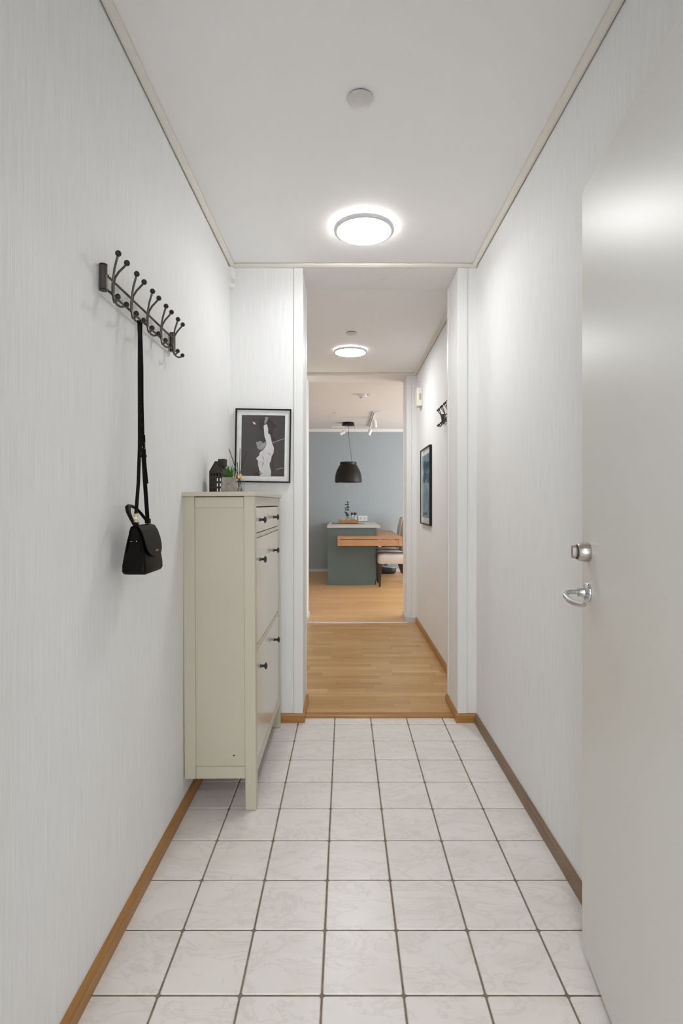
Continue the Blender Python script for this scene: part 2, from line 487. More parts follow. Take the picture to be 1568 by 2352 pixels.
sbox('ceiling', 'ceiling_paint', ((XL - .1, YE - .1, ZC), (XR + .1, Y1B - .1, 2.64)))
sbox('ceiling_hall', 'ceiling_paint', ((HL - .1, Y1B - .1, ZC), (XR + .1, Y2B - .1, 2.64)))
sbox('ceiling_living', 'living_ceiling', ((LX0 - .1, Y2B - .1, 2.545), (LX1 + .1, Y3 + .1, 2.64)))

# floors -----------------------------------------------------------
TH = 3.058        # tile / parquet joint
floor = sbox('floor', 'grout', ((XL - .1, 0.2, -.06), (XR + .1, TH, -.003)))
floor_h = sbox('floor_hall', 'parquet', ((HL - .1, TH, -.06), (XR + .1, 5.44, ZH - .003)))
floor_l = sbox('floor_living', 'laminate', ((LX0 - .1, 5.44, -.06), (LX1 + .1, Y3 + .1, ZH - .003)))

PIT, GAP = 0.204, 0.0052
def tile_mesh(w, d):
    bm = bmesh.new()
    r, bv = 0.006, 0.0022
    rings = []
    for off, z in ((0, -.008), (0, -.0022), (bv, 0.0)):
        rings.append([bm.verts.new((x, y, z)) for x, y in rrect(w - 2 * off, d - 2 * off, max(r - off * .5, .003), 3)])
    for a, b in zip(rings, rings[1:]):
        n = len(a)
        for j in range(n): bm.faces.new((a[j], a[(j + 1) % n], b[(j + 1) % n], b[j]))
    bm.faces.new(rings[-1])
    bmesh.ops.recalc_face_normals(bm, faces=bm.faces)
    me = bpy.data.meshes.new('tile'); bm.to_mesh(me); bm.free()
    me.materials.append(M['tile_glaze']); return me
tcache = {}
x_lines = [-0.0575 + PIT * k for k in range(-4, 6)]
y_lines = [1.3346 + PIT * k for k in range(-5, 10)]
for i in range(len(x_lines) - 1):
    for j in range(len(y_lines) - 1):
        a, b = max(x_lines[i] + GAP / 2, XL + .004), min(x_lines[i + 1] - GAP / 2, XR - .004)
        c, d = y_lines[j] + GAP / 2, min(y_lines[j + 1] - GAP / 2, TH - .001)
        if b - a < .02 or d - c < .02: continue
        key = (round(b - a, 4), round(d - c, 4))
        if key not in tcache: tcache[key] = tile_mesh(*key)
        o = bpy.data.objects.new('tile', tcache[key]); COL.objects.link(o)
        o.location = ((a + b) / 2, (c + d) / 2, random.uniform(-.0004, .0004)); o.parent = floor

def plank_mesh(w, d, mat, h=.009):
    bm = bmesh.new(); bv = .0006
    z = (-h, -bv, 0)
    rings = []
    for off, zz in ((0, -h), (0, -bv), (bv, 0)):
        x, y = w / 2 - off, d / 2 - off
        rings.append([bm.verts.new((sx * x, sy * y, zz)) for sx, sy in ((-1, -1), (1, -1), (1, 1), (-1, 1))])
    for a, b in zip(rings, rings[1:]):
        for q in range(4): bm.faces.new((a[q], a[(q + 1) % 4], b[(q + 1) % 4], b[q]))
    bm.faces.new(rings[-1]); bmesh.ops.recalc_face_normals(bm, faces=bm.faces)
    me = bpy.data.meshes.new('plank'); bm.to_mesh(me); bm.free(); me.materials.append(M[mat]); return me
def planks(parent, mat, x0, x1, y0, y1, wid, lens, gap):
    y = y0; cache = {}
    while y < y1 - .01:
        d = min(wid, y1 - y)
        x = x0 - random.choice([0.1, .15, .2, .25, .3])
        while x < x1:
            L = random.choice(lens)
            a, b = max(x, x0), min(x + L, x1)
            x += L
            if b - a < .02: continue
            key = (round(b - a, 3), round(d, 3))
            if key not in cache: cache[key] = plank_mesh(key[0] - gap, key[1] - gap, mat)
            o = bpy.data.objects.new('plank', cache[key]); COL.objects.link(o)
            o.location = ((a + b) / 2, y + d / 2, ZH); o.parent = parent
        y += wid
planks(floor_h, 'parquet', -.46, XR, TH + .045, 5.435, .0675, [.30, .35, .40, .45, .5, .25], .0007)
planks(floor_l, 'laminate', -.75, 1.15, 5.475, Y3, .128, [1.2, .9, .7], .0012)

# thresholds
t = MB(); t.prism([(TH - .004, -.002), (TH - .004, .010), (TH + .002, .0155), (TH + .040, .0155), (TH + .046, .0105), (TH + .046, -.002)], 'x', OL, OR)
struct(t.build('trim_1', 'oak_base_x', smooth=True))
t = MB(); t.prism([(5.430, .006), (5.430, .012), (5.437, .016), (5.470, .016), (5.477, .012), (5.477, .006)], 'x', PL, PR)
struct(t.build('trim_2', 'grey_trim'))

# baseboards: profile (distance from wall, height)
BP = [(0, 0), (.015, 0), (.015, .033), (.0125, .036), (.0135, .039), (.0125, .042), (.008, .0455), (.007, .050), (0, .050)]
def along(name, prof, mat, axis, fixed, sign, a, b, z0=0, zs=1):
    """axis 'y': wall at x=fixed, profile grows by sign in x; axis 'x': wall at y=fixed"""
    m = MB(); m.prism([(fixed + sign * d, z0 + zs * h) for d, h in prof], axis, a, b)
    return struct(m.build(name, mat))
along('baseboard_left', BP, 'oak_base', 'y', XL, 1, YE, Y1)
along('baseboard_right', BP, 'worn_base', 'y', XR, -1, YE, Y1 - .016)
along('baseboard_end_left', BP, 'oak_base_x', 'x', Y1, -1, XL + .016, OL + .015)
along('baseboard_end_right', BP, 'oak_base_x', 'x', Y1, -1, OR - .015, XR)
along('baseboard_jamb_left', BP, 'oak_base', 'y', OL, 1, Y1, Y1B + .012)
along('baseboard_jamb_right', BP, 'oak_base', 'y', OR, -1, Y1, Y1B + .012)
along('baseboard_hall_right', BP, 'oak_base', 'y', XR, -1, Y1B, Y2 - .02, ZH)
GB = [(0, 0), (.014, 0), (.014, .044), (.011, .048), (0, .048)]
along('baseboard_hall_end_right', GB, 'grey_trim', 'x', Y2, -1, PR - .014, XR - .012, ZH)
along('baseboard_hall_end_left', GB, 'grey_trim', 'x', Y2, -1, HL, PL + .014, ZH)
along('baseboard_door_right', GB, 'grey_trim', 'y', PR, -1, Y2, Y2B, ZH)
along('baseboard_door_left', GB, 'grey_trim', 'y', PL, 1, Y2, Y2B, ZH)
along('baseboard_kitchen', GB, 'grey_trim', 'x', Y3, -1, LX0, LX1, ZH)

# crown mouldings
CP = [(.0050, -.0175), (.012, -.0175), (.0265, -.0075), (.0275, -.0015), (.0050, -.0015)]
along('trim_3', CP, 'cream_trim', 'y', XL, 1, YE, Y1, ZC)
along('trim_4', CP, 'cream_trim', 'y', XR, -1, YE, Y1, ZC)
CE = [(0, -.0175), (.012, -.0175), (.0265, -.009), (.0265, -.0025), (0, -.0025)]
along('trim_5', CE, 'cream_trim', 'x', Y1, -1, XL + .012, XR - .012, ZC)
along('trim_6', CP, 'cream_trim', 'y', XR, -1, Y1B, Y2, ZC)
along('trim_7', CE, 'cream_trim', 'x', Y2, -1, HL, XR - .012, ZC)
along('trim_8', [(0, -.048), (.012, -.048), (.016, -.008), (.018, 0), (0, 0)], 'white_trim', 'x', Y3, -1, LX0, LX1, 2.545)

# casing boards at the openings (front boards and slim strips on the inner edges)
def board(name, a, b): return struct(MB().box(a, b, .002).build(name, 'white_trim'))
board('trim_9', (-.286, Y1 - .007, .05), (OL + .004, Y1, ZO))
board('trim_10', (OR - .004, Y1 - .007, .05), (.683, Y1, ZO))
board('trim_11', (OL - .02, Y1B - .03, .052), (OL + .004, Y1B + .006, ZO))
board('trim_12', (OR - .005, Y1B - .03, .052), (OR + .02, Y1B + .006, ZO))
board('trim_13', (PR - .003, Y2 - .007, ZH + .048), (.683, Y2, ZO - .004))
board('trim_14', (PR - .006, Y2B - .04, ZH + .05), (PR + .02, Y2B + .006, ZO - .004))
board('trim_15', (-.445, Y2 - .007, ZH + .048), (PL + .003, Y2, ZO - .004))
board('trim_16', (PL - .02, Y2B - .04, ZH + .05), (PL + .006, Y2B + .006, ZO - .004))

# ------------------------------------------------------------------ entrance door (open)
HX, HY = 0.529, 0.556
ang = math.atan2(0.6417 - HX, 1.451 - HY)      # tilt of the leaf from +Y
DW = math.hypot(0.6417 - HX, 1.451 - HY)
door = bpy.data.objects.new('door_1', None); COL.objects.link(door)
door.location = (HX, HY, 0.026); door.rotation_euler = (0, 0, -ang)
tag(door, 'open pale grey flush entrance door with steel lock and lever', 'door', kind='structure')
MB().box((0, 0, 0), (.042, DW, 2.04), .0015).build('leaf', 'door_paint', door)
# local: face at x=0 looking -x, free edge at y=DW
ly = DW - 0.055
lz = 0.993 - 0.026
lock = MB().lathe([(0.0, 0), (.0258, 0), (.0265, -.003), (.0225, -.027), (.0205, -.029), (0, -.029)], (0, ly, 1.098 - .026), 28, 'x').build('lock_rose', 'satin_steel', door, True, 50)
MB().lathe([(0, -.029), (.0185, -.029), (.0185, -.032), (0, -.032)], (0, ly, 1.098 - .026), 24, 'x').build('slot_ring', 'dark_slot', lock, True)
kb = MB()
kb.prism([(ly + a, 1.098 - .026 + b) for a, b in rrect(.016, .034, .0079, 6)], 'x', -.030, -.041)
kb.build('thumb_turn', 'satin_steel', lock, True)
rose = MB().lathe([(0, 0), (.0262, 0), (.0268, -.003), (.024, -.008), (.013, -.012), (.0112, -.018), (.0112, -.026), (.0095, -.027), (0, -.027)], (0, ly, lz), 28, 'x').build('handle_rose', 'chrome', door, True, 50)
lv = [(-.026, ly, lz), (-.046, ly, lz), (-.055, ly - .003, lz - .001), (-.0605, ly - .010, lz - .004), (-.063, ly - .022, lz - .008), (-.062, ly - .05, lz - .013), (-.057, ly - .08, lz - .015), (-.050, ly - .105, lz - .013), (-.045, ly - .116, lz - .011)]
MB().tube(lv, [.0064, .0062, .0062, .0066, .0070, .0076, .0080, .0076, .0060], 14).build('lever', 'chrome', door, True, 60)

# ------------------------------------------------------------------ shoe cabinet
cab = thing('shoe_cabinet', 'tall cream painted shoe cabinet with drawer, two flap doors and dark knobs', 'cabinet', (-.639, 2.135, 0))
cab.rotation_euler = (0, math.radians(-.3), 0)
CW, CL = 0.285, 0.825          # depth (x), length (y)
def cpart(name, *boxes, mat='cabinet_paint', bev=.0015, parent=cab):
    m = MB()
    for a, b in boxes: m.box(a, b, bev)
    return m.build(name, mat, parent)
cpart('top_board', ((-.012, -.02, 1.252), (CW + .009, CL + .018, 1.270)), bev=.0025)
for k in (0, 1):
    y0, y1 = ((0.0, .019) if k == 0 else (CL - .019, CL))
    e = 1 if k == 0 else -1
    ya, yb = (y0, y1)
    cpart('leg', ((CW - .043, ya, 0), (CW, ya + .042 if k == 0 else yb, 1.252)) if k == 0 else ((CW - .043, yb - .042, 0), (CW, yb, 1.252)))
    cpart('back_stile', ((0, ya, .125), (.045, yb, 1.252)))
    cpart('top_rail', ((.046, ya + .0015, 1.208), (CW - .0438, yb - .001, 1.2495)))
    cpart('bottom_rail', ((.046, ya + .001, .125), (CW - .0435, yb - .001, .172)))
    pa, pb = (.009, .016) if k == 0 else (CL - .016, CL - .009)
    cpart('side_panel', ((.044, pa, .150), (CW - .04, pb, 1.215)), bev=0)
cpart('back_panel', ((0, .02, .125), (.006, CL - .02, 1.252)), bev=0)
FX = CW - .004
for z0, z1 in ((1.2105, 1.252), (1.081, 1.0985), (.619, .638), (.128, .168)):
    cpart('front_rail', ((CW - .022, .0425, z0), (CW - .002, CL - .0425, z1)))
for nm, z0, z1 in (('drawer', 1.1015, 1.2065), ('flap_door', .641, 1.0785), ('flap_door', .171, .616)):
    d = cpart(nm, ((FX - .018, .0455, z0), (FX, CL - .0455, z1)), mat='front_paint', bev=.002)
    zk = {1.1015: 1.154, .641: .985, .171: .530}[z0]
    for yk in (.150, .590):
        kb = MB().lathe([(0, 0), (.0085, 0), (.0075, .003), (.0058, .006), (.0056, .016), (.008, .0185), (.0150, .021), (.0155, .023), (.0125, .027), (.006, .0295), (0, .030)], (FX, yk, zk), 20, 'x')
        kb.build('knob', 'dark_knob', d, True, 60)
ch = MB(); ch.sphere((0.195, .0058, .215), .0028, 8, 6, (1, .3, 1)); ch.sphere((.199, .0058, .217), .0022, 8, 6, (1.3, .3, .6))
ch.build('paint_chip', 'soil', cab)

# ------------------------------------------------------------------ things on the cabinet
TZ = 1.2705
# house lantern
house = thing('house_lantern', 'dark ceramic house lantern with cut-out windows on the cabinet beside the wall', 'lantern', (-.581, 2.47, TZ + .0005), (0, 0, math.radians(-14)))
HWd, HDp, HE, HR = .066, .062, .100, .146
def wall_windows(m, axis, fixed, thick, w, h, cols, rows, gable):
    # solid sheet with real window holes, built as a strip grid
    xs = [-w / 2]
    ww = w / (cols * 2 + 1) * 1.05; gp = (w - cols * ww) / (cols + 1)
    for c in range(cols): xs += [-w / 2 + gp * (c + 1) + ww * c, -w / 2 + gp * (c + 1) + ww * (c + 1)]
    xs.append(w / 2)
    wh = .0135; gz = (h - rows * wh) / (rows + .6)
    zs = [0]
    for r in range(rows): zs += [gz * (r + .35) + gz * .4 + wh * r, gz * (r + .35) + gz * .4 + wh * (r + 1)]
    zs.append(h)
    for i in range(len(xs) - 1):
        for j in range(len(zs) - 1):
            if i % 2 == 1 and j % 2 == 1: continue
            a, b, c, d = xs[i], xs[i + 1], zs[j], zs[j + 1]
            if axis == 'y': m.box((a, fixed, c), (b, fixed + thick, d))
            else: m.box((fixed, a, c), (fixed + thick, b, d))
m = MB(); wall_windows(m, 'y', -HDp / 2, .004, HWd, HE, 4, 4, True)
m.prism([(-HWd / 2, HE), (HWd / 2, HE), (.004, HR), (-.004, HR)], 'y', -HDp / 2, -HDp / 2 + .004)
m.build('front_gable', 'house_ceramic', house)
m = MB(); wall_windows(m, 'x', HWd / 2 - .004, .004, HDp - .008, HE, 3, 4, False); m.build('side_wall', 'house_ceramic', house)
m = MB().box((-HWd / 2, -HDp / 2 + .004, 0), (-HWd / 2 + .004, HDp / 2 - .004, HE)); m.build('side_wall', 'house_ceramic', house)
m = MB(); m.prism([(-HWd / 2, HE - .02), (HWd / 2, HE - .02), (HWd / 2, HE), (.004, HR), (-.004, HR), (-HWd / 2, HE)], 'y', HDp / 2 - .004, HDp / 2)
m.build('rear_gable', 'house_ceramic', house)
m = MB(); m.prism([(-HWd / 2, HE), (-.004, HR), (.004, HR), (HWd / 2, HE), (HWd / 2 - .006, HE), (.003, HR - .006), (-.003, HR - .006), (-HWd / 2 + .006, HE)], 'y', -HDp / 2, HDp / 2)
m.build('roof', 'house_ceramic', house)
MB().box((.001, -.014, .122), (.035, .014, .1575), .002).build('chimney', 'house_ceramic', house)

# potted grass
pot = thing('potted_plant', 'green artificial grass tuft in a square grey concrete pot', 'plant', (-.513, 2.375, TZ + .0005), (0, 0, math.radians(12)))
def frust(w0, w1, z0, z1, r): return [[(x, y, z) for x, y in rrect(w, w, r, 4)] for w, z in ((w0, z0), (w1, z1))]
m = MB()
rings = [[(x, y, z) for x, y in rrect(w, w, .004, 4)] for w, z in ((.072, 0), (.0735, .002), (.061, .0675), (.0595, .0685), (.052, .0685), (.052, .060))]
m.loft(rings); m.build('planter', 'concrete', pot)
MB().box((-.0265, -.0265, .056), (.0265, .0265, .0625)).build('soil', 'soil', pot)
for i in range(60):
    a = random.uniform(0, 2 * math.pi); L = random.uniform(.045, .082); out = random.uniform(.08, .95) ** 1.1
    r0 = random.uniform(0, .012)
    dx, dy = math.cos(a), math.sin(a)
    path = []
    for k in range(6):
        s_ = k / 5
        rad = r0 + L * out * (s_ ** 1.25) * .72
        z = .058 + L * (s_ * (1.05 - .25 * out) - .30 * out * s_ * s_)
        path.append((dx * rad, dy * rad, z))
    w = random.uniform(.0034, .0056)
    m = MB(); rings = []
    tx, ty = -dy, dx
    for k, p in enumerate(path):
        ww = w * (1.0, 1.1, 1.0, .8, .5, .08)[k] / 2; th = .0004
        rings.append([(p[0] + tx * ww, p[1] + ty * ww, p[2]), (p[0] + dx * th, p[1] + dy * th, p[2] - th), (p[0] - tx * ww, p[1] - ty * ww, p[2]), (p[0] - dx * th, p[1] - dy * th, p[2] + th)])
    m.loft(rings); m.build('leaf', 'leaf_green', pot)

# reed diffuser
dif = thing('reed_diffuser', 'clear glass reed diffuser with gold collar and black sticks', 'diffuser', (-.505, 2.545, TZ + .0005), (0, 0, math.radians(8)))
rings = [[(x, y, z) for x, y in rrect(w, w, r, 5)] for w, z, r in ((.054, 0, .005), (.0565, .002, .006), (.0565, .064, .006), (.050, .0685, .010), (.026, .070, .0125), (.024, .076, .0115))]
b = MB().loft(rings).build('bottle', 'clear_glass', dif, True)
rings = [[(x, y, z) for x, y in rrect(.050, .050, .005, 5)] for z in (.003, .022)]
MB().loft(rings).build('oil', 'clear_glass', dif)
MB().lathe([(.012, .070), (.0150, .070), (.0155, .071), (.0155, .091), (.0148, .092), (.006, .092), (.006, .088)], n=28).build('collar', 'gold', dif, True, 50)
for (tx, ty, tz), (bx, by) in (((-.045, .0, .212), (.020, .004)), ((.006, .01, .216), (-.004, -.012)), ((.041, -.012, .205), (.014, .016)), ((-.006, .012, .150), (.009, -.01))):
    a = Vector((bx, by, .004)); c = Vector((0.004 * (tx > 0) - .003 * (tx < 0), 0, .088)); e = Vector((tx, ty, tz))
    MB().tube([a, c, e], .0016, 6).build('reed', 'black_matte', dif)

# ------------------------------------------------------------------ framed figure print on the end wall
def picture(root, w, h, depth, fw, margin, print_mat, thick_frame=None):
    """local: x across, z up, back on y=0, front towards -y"""
    m = MB()
    for a, b in (((-w / 2, 0, -h / 2), (w / 2, -depth, -h / 2 + fw)), ((-w / 2, 0, h / 2 - fw), (w / 2, -depth, h / 2)),
                 ((-w / 2, 0, -h / 2 + fw), (-w / 2 + fw, -depth, h / 2 - fw)), ((w / 2 - fw, 0, -h / 2 + fw), (w / 2, -depth, h / 2 - fw))):
        m.box(a, b)
    m.build('frame', 'black_frame', root)
    MB().box((-w / 2 + fw, -.002, -h / 2 + fw), (w / 2 - fw, -depth * .45, h / 2 - fw)).build('mat_board', 'mat_board', root)
    pr = MB().box((-w / 2 + margin[0], -depth * .45, -h / 2 + margin[1]), (w / 2 - margin[0], -depth * .45 - .0006, h / 2 - margin[1])).build('print', print_mat, root)
    MB().box((-w / 2 + fw, -depth * .8, -h / 2 + fw), (w / 2 - fw, -depth * .8 - .0015, h / 2 - fw)).build('pane', 'pane_glass', root)
    return pr
pic = thing('framed_print', 'black framed monochrome print of a white-clad figure, hanging slightly crooked above the cabinet', 'picture', (-.4575, Y1 - .001, 1.5465), (0, math.radians(.9), 0))
PW, PH = .310, .411
pr = picture(pic, PW, PH, .018, .0075, (.034, .0355), 'print_dark')
iw, ih = PW - .068, PH - .071
def shape(name, pts, mat, lift):
    q = [((x - 255) / 1030 * iw - iw / 2, ih / 2 - (y - 245) / 1460 * ih) for x, y in pts]
    y0 = -.018 * .45 - .0006
    m = MB(); m.prism(q, 'y', y0 - lift + .0002, y0 - lift)
    return m.build(name, mat, pr)
shape('dark_panel', [(690, 320), (900, 300), (1075, 490), (1000, 580), (1075, 800), (1040, 840), (940, 700), (700, 560)], 'print_shadow', .0003)
shape('dark_panel', [(530, 1600), (700, 1480), (760, 1640), (690, 1700), (520, 1700)], 'print_shadow', .0003)
shape('light_streak', [(980, 895), (1278, 785), (1280, 800), (985, 915)], 'print_grey', .0004)
shape('light_streak', [(1085, 1530), (1276, 1490), (1276, 1502), (1090, 1546)], 'print_grey', .0004)
shape('spotlight', [(515, 405), (545, 405), (580, 430), (590, 465), (565, 470), (530, 445)], 'print_white', .0004)
shape('figure_suit', [(778, 488), (852, 455), (882, 545), (890, 680), (930, 695), (955, 780), (985, 920), (1030, 1020), (1022, 1150), (980, 1220), (965, 1320), (930, 1400), (938, 1480), (968, 1570), (966, 1700), (690, 1700), (745, 1650), (700, 1590), (678, 1520), (660, 1430), (655, 1330), (618, 1300), (625, 1262), (680, 1215), (700, 1130), (770, 1080), (820, 1020), (850, 940), (840, 850), (806, 770), (790, 650)], 'print_white', .0005)
shape('figure_hand', [(806, 290), (840, 276), (890, 305), (876, 350), (848, 395), (830, 455), (806, 462), (792, 372), (818, 335)], 'print_grey', .0007)
shape('figure_head', [(605, 880), (625, 800), (680, 752), (750, 748), (810, 790), (840, 870), (838, 960), (800, 1040), (750, 1072), (690, 1075), (645, 1050), (625, 985)], 'print_grey', .0007)
shape('figure_hair', [(603, 885), (622, 800), (680, 752), (750, 748), (812, 792), (838, 865), (800, 900), (772, 915), (735, 870), (690, 862), (640, 895)], 'print_shadow', .0009)
shape('suit_fold', [(740, 1205), (792, 1258), (790, 1330), (770, 1270)], 'print_grey', .0007)
shape('suit_fold', [(870, 1130), (920, 1140), (955, 1210), (925, 1200)], 'print_grey', .0007)
shape('suit_fold', [(775, 1340), (795, 1390), (760, 1490), (755, 1450)], 'print_grey', .0007)
shape('suit_fold', [(705, 1570), (770, 1640), (725, 1665), (690, 1640)], 'print_grey', .0007)

# sea print on the right wall of the inner hall
pic2 = thing('framed_print', 'tall black framed print of blue sea waves on the inner hall wall', 'picture', (XR - .001, 4.81, 1.378), (0, 0, math.radians(-90)))
picture(pic2, .56, .69, .0215, .010, (.055, .062), 'sea_print')

# ------------------------------------------------------------------ coat hook racks
def hook_rack(label, loc, rotz):
    """local: wall plane x=0, sticks out to +x, runs along +y, z=0 mid height"""
    r = thing('coat_hook_rack', label, 'coat rack', loc, (0, 0, rotz), 'ball-ended metal hook racks')
    L = .565
    for y in (0, L):
        p = MB().lathe([(0, -.034), (.0098, -.034), (.0098, .034), (0, .034)], (.011, y, 0), 20).build('mount_post', 'hook_metal', r, True, 50)
        for z0 in (-.0345, .0305):
            MB().lathe([(0, 0), (.0103, 0), (.0103, .004), (0, .004)], (.011, y, z0), 20).build('end_cap', 'black_ball', p, True, 50)
    MB().lathe([(0, 0), (.0035, 0), (.0030, .0015), (0, .002)], (.023, .012, .008), 10, 'x').build('screw', 'chrome', r, True)
    for z in (.010, -.028):
        MB().tube([(.016, .004, z), (.016, L - .004, z)], .0036, 10).build('rail', 'hook_metal', r, True)
    for y in (.028, .153, .278, .403, .530):
        h = None
        for s in (-1, 1):
            path = [(.050, y + s * .028, .063), (.044, y + s * .023, .050), (.034, y + s * .013, .032), (.027, y + s * .0045, .012), (.024, y + s * .003, -.010), (.024, y + s * .003, -.032), (.027, y + s * .004, -.048), (.031, y + s * .008, -.058)]
            if s < 0:
                path += [(.037, y + s * .016, -.0605), (.044, y + s * .024, -.057), (.049, y + s * .028, -.050)]
            else:
                path += [(.037, y + s * .016, -.0605), (.044, y + s * .024, -.057), (.049, y + s * .028, -.050)]
            h = MB().tube(path, .0031, 8).build('hook', 'hook_metal', r, True)
            for p in (path[0], path[-1]):
                MB().sphere(p, .0081 if p is path[0] else .0075, 14, 10).build('ball', 'black_ball', h, True, 80)
    return r
hook_rack('five-hook metal coat rack with black balls on the left wall, bag hanging from it', (XL, 1.404, 1.817), 0)
hook_rack('metal coat hook rack on the inner hall wall, partly hidden by the door jamb', (XR, 3.965, 1.850), math.pi)

# ------------------------------------------------------------------ handbag
bag = thing('handbag', 'small black leather handbag with gold hardware hanging from the coat rack', 'bag', (-.5775, 1.533, 1.024))
rings = []
for w, d, z, dx in ((.118, .050, .0045, 0), (.136, .062, .007, 0), (.146, .068, .014, 0), (.145, .067, .030, 0), (.138, .056, .065, 0), (.130, .042, .098, -.001), (.122, .030, .120, -.002), (.117, .020, .131, -.003), (.110, .010, .135, -.004)):
    ring = []
    for i, (x, y) in enumerate(rrect(d, w, min(d, w) * .16, 5)):
        zz = z
        if z < .02: zz = z - .007 * (1 - abs(y) / (w / 2)) + 0
        # pinch the gusset a little near the top
        pin = max(0, 1 - abs(z - .092) / .045) * .010 if abs(abs(y) - w / 2) < .003 and abs(x) < d * .36 else 0
        ring.append((x + dx, y - math.copysign(pin, y), zz))
    rings.append(ring)
MB().loft(rings).build('body', 'leather', bag, True, 35)
# piping along the front edges
for s in (-1, 1):
    MB().tube([(.030, s * .071, .012), (.0262, s * .0675, .060), (.0195, s * .064, .098), (.013, s * .0605, .122)], .0014, 6).build('piping', 'leather', bag, True)
# flap: sheet lofted over the top and down the front
m = MB(); secs = []
for x, z, hw in ((-.0165, .118, .056), (-.0105, .1345, .0585), (0, .1385, .060), (.010, .135, .0605), (.0185, .121, .0615), (.0255, .100, .062), (.030, .080, .060), (.0325, .068, .055), (.0345, .059, .044), (.0355, .0535, .028), (.036, .051, .012)):
    secs.append((x, z, hw))
rows = []
for i, (x, z, hw) in enumerate(secs):
    a = secs[max(i - 1, 0)]; b = secs[min(i + 1, len(secs) - 1)]
    tx, tz = b[0] - a[0], b[1] - a[1]; l = math.hypot(tx, tz); nx, nz = -tz / l, tx / l
    if nx * .3 + nz < 0 and i < 4: nx, nz = -nx, -nz
    if i >= 4 and nx < 0: nx, nz = -nx, -nz
    t_ = .0026
    rows.append([(x + nx * t_, -hw, z + nz * t_), (x + nx * t_, -hw * .4, z + nz * t_), (x + nx * t_, hw * .4, z + nz * t_), (x + nx * t_, hw, z + nz * t_), (x, hw, z), (x, 0, z), (x, -hw, z)])
m.loft(rows); m.build('flap', 'leather', bag, True, 60)
# gold lettering mark on the flap
lm = MB()
for k, y in enumerate((.0, .0045, .009, .0135, .018)):
    c = (.0372, y - .002, .0665)
    lm.box((c[0], c[1] - .0016, c[2] - .0028), (c[0] + .0008, c[1] - .0008, c[2] + .0028))
    lm.box((c[0], c[1] + .0006, c[2] - .0028), (c[0] + .0008, c[1] + .0013, c[2] + .0028))
    lm.box((c[0], c[1] - .0016, c[2] + (-.0028 if k % 2 else .0018)), (c[0] + .0008, c[1] + .0013, c[2] + (-.0018 if k % 2 else .0028)))
lm.build('logo', 'gold', bag)
# handle
hp = [(-.0065, -.043, .139), (-.0165, -.044, .158), (-.0255, -.0415, .176), (-.0305, -.033, .189), (-.0325, -.018, .1935), (-.0315, 0, .1925), (-.027, .018, .186), (-.019, .032, .172), (-.009, .041, .155), (-.001, .045, .139)]
MB().tube(hp, .005, 12, flat=(.0160, .0090), up=(.35, 0, 1)).build('handle', 'leather', bag, True, 60)
for s, y in ((-1, -.043), (1, .045)):
    MB().box((-.009, y - .007, .131), (.004, y + .007, .148), .0015).build('handle_tab', 'leather', bag)
    MB().lathe([(0, 0), (.0032, 0), (.0032, .001), (0, .001)], (.0042, y, .143), 10, 'x').build('stud', 'gold', bag)
def ring_path(c, r, axis, n=14, sx=1, sz=1):
    out = []
    for i in range(n + 1):
        a = 2 * math.pi * i / n
        u, v = r * math.cos(a) * sx, r * math.sin(a) * sz
        out.append((c[0] + (u if axis == 'y' else 0), c[1] + (u if axis == 'x' else 0), c[2] + v))
    return out
# near strap fittings: clasp ring, swivel, D ring
MB().tube(ring_path((-.002, -.0475, .1475), .0065, 'y', sx=.8, sz=1.5), .0012, 6, caps=False).build('clasp', 'gold', bag, True)
MB().tube([(-.002, -.0475, .157), (-.002, -.0475, .1645)], .0022, 8).build('swivel', 'gold', bag, True)
MB().tube(ring_path((-.002, -.0475, .1685), .006, 'y', sx=1.0, sz=.75), .0013, 6, caps=False).build('strap_ring', 'gold', bag, True)
MB().tube(ring_path((-.003, -.0475, .1365), .005, 'y', sx=1.0, sz=.7), .0012, 6, caps=False).build('side_ring', 'gold', bag, True)
MB().tube(ring_path((-.001, .037, .137), .0055, 'y', sx=1.0, sz=1.2), .0013, 6, caps=False).build('strap_ring', 'gold', bag, True)
for y_ in (-.0605,):
    MB().tube([(-.012, y_ - .003, .096), (-.004, y_ - .0045, .097)], .0013, 6).build('gusset_snap', 'gold', bag, True)
    MB().sphere((.006, y_ - .003, .097), .0019, 8, 6).build('gusset_snap', 'gold', bag, True)
# long strap: near strand, top loop over the hook, far strand
top = Vector((-.605, 1.574, 1.7605)) - Vector(bag.location)
near = [(-.002, -.0475, .1715), (-.006, -.020, .26), (-.0115, .003, .36), (-.0165, .016, .45), (-.021, .027, .55), (top.x + .004, top.y - .007, top.z - .05), (top.x + .001, top.y - .003, top.z - .003), (top.x, top.y, top.z)]
MB().tube(near, 0, flat=(.0105, .0022), up=(.85, -.5, 0), sq=True).build('strap', 'leather', bag)
far = [(top.x, top.y, top.z), (top.x + .003, top.y + .003, top.z - .003), (top.x + .003, top.y + .001, top.z - .03), (-.019, .0365, .60), (-.0165, .031, .50), (-.012, .0265, .39), (-.0065, .0295, .27), (-.001, .037, .152)]
MB().tube(far, 0, flat=(.0118, .0022), up=(.75, -.65, 0), sq=True).build('strap', 'leather', bag)
MB().tube([(-.0095, .0245, .40), (-.0065, .0255, .32), (-.001, .0270, .258)], 0, flat=(.0118, .0026), up=(.75, -.65, 0), sq=True).build('strap_end', 'leather', bag)
MB().box((-.0165, .0205, .335), (-.0015, .0335, .3435), .001).build('strap_keeper', 'leather', bag)
MB().box((-.0075, .031, .143), (.0065, .0435, .156), .001).build('strap_keeper', 'leather', bag)
bk = [(-.0195, .0255, .359), (-.0035, .0255, .359), (-.0035, .0255, .377), (-.0195, .0255, .377), (-.0195, .0255, .359)]
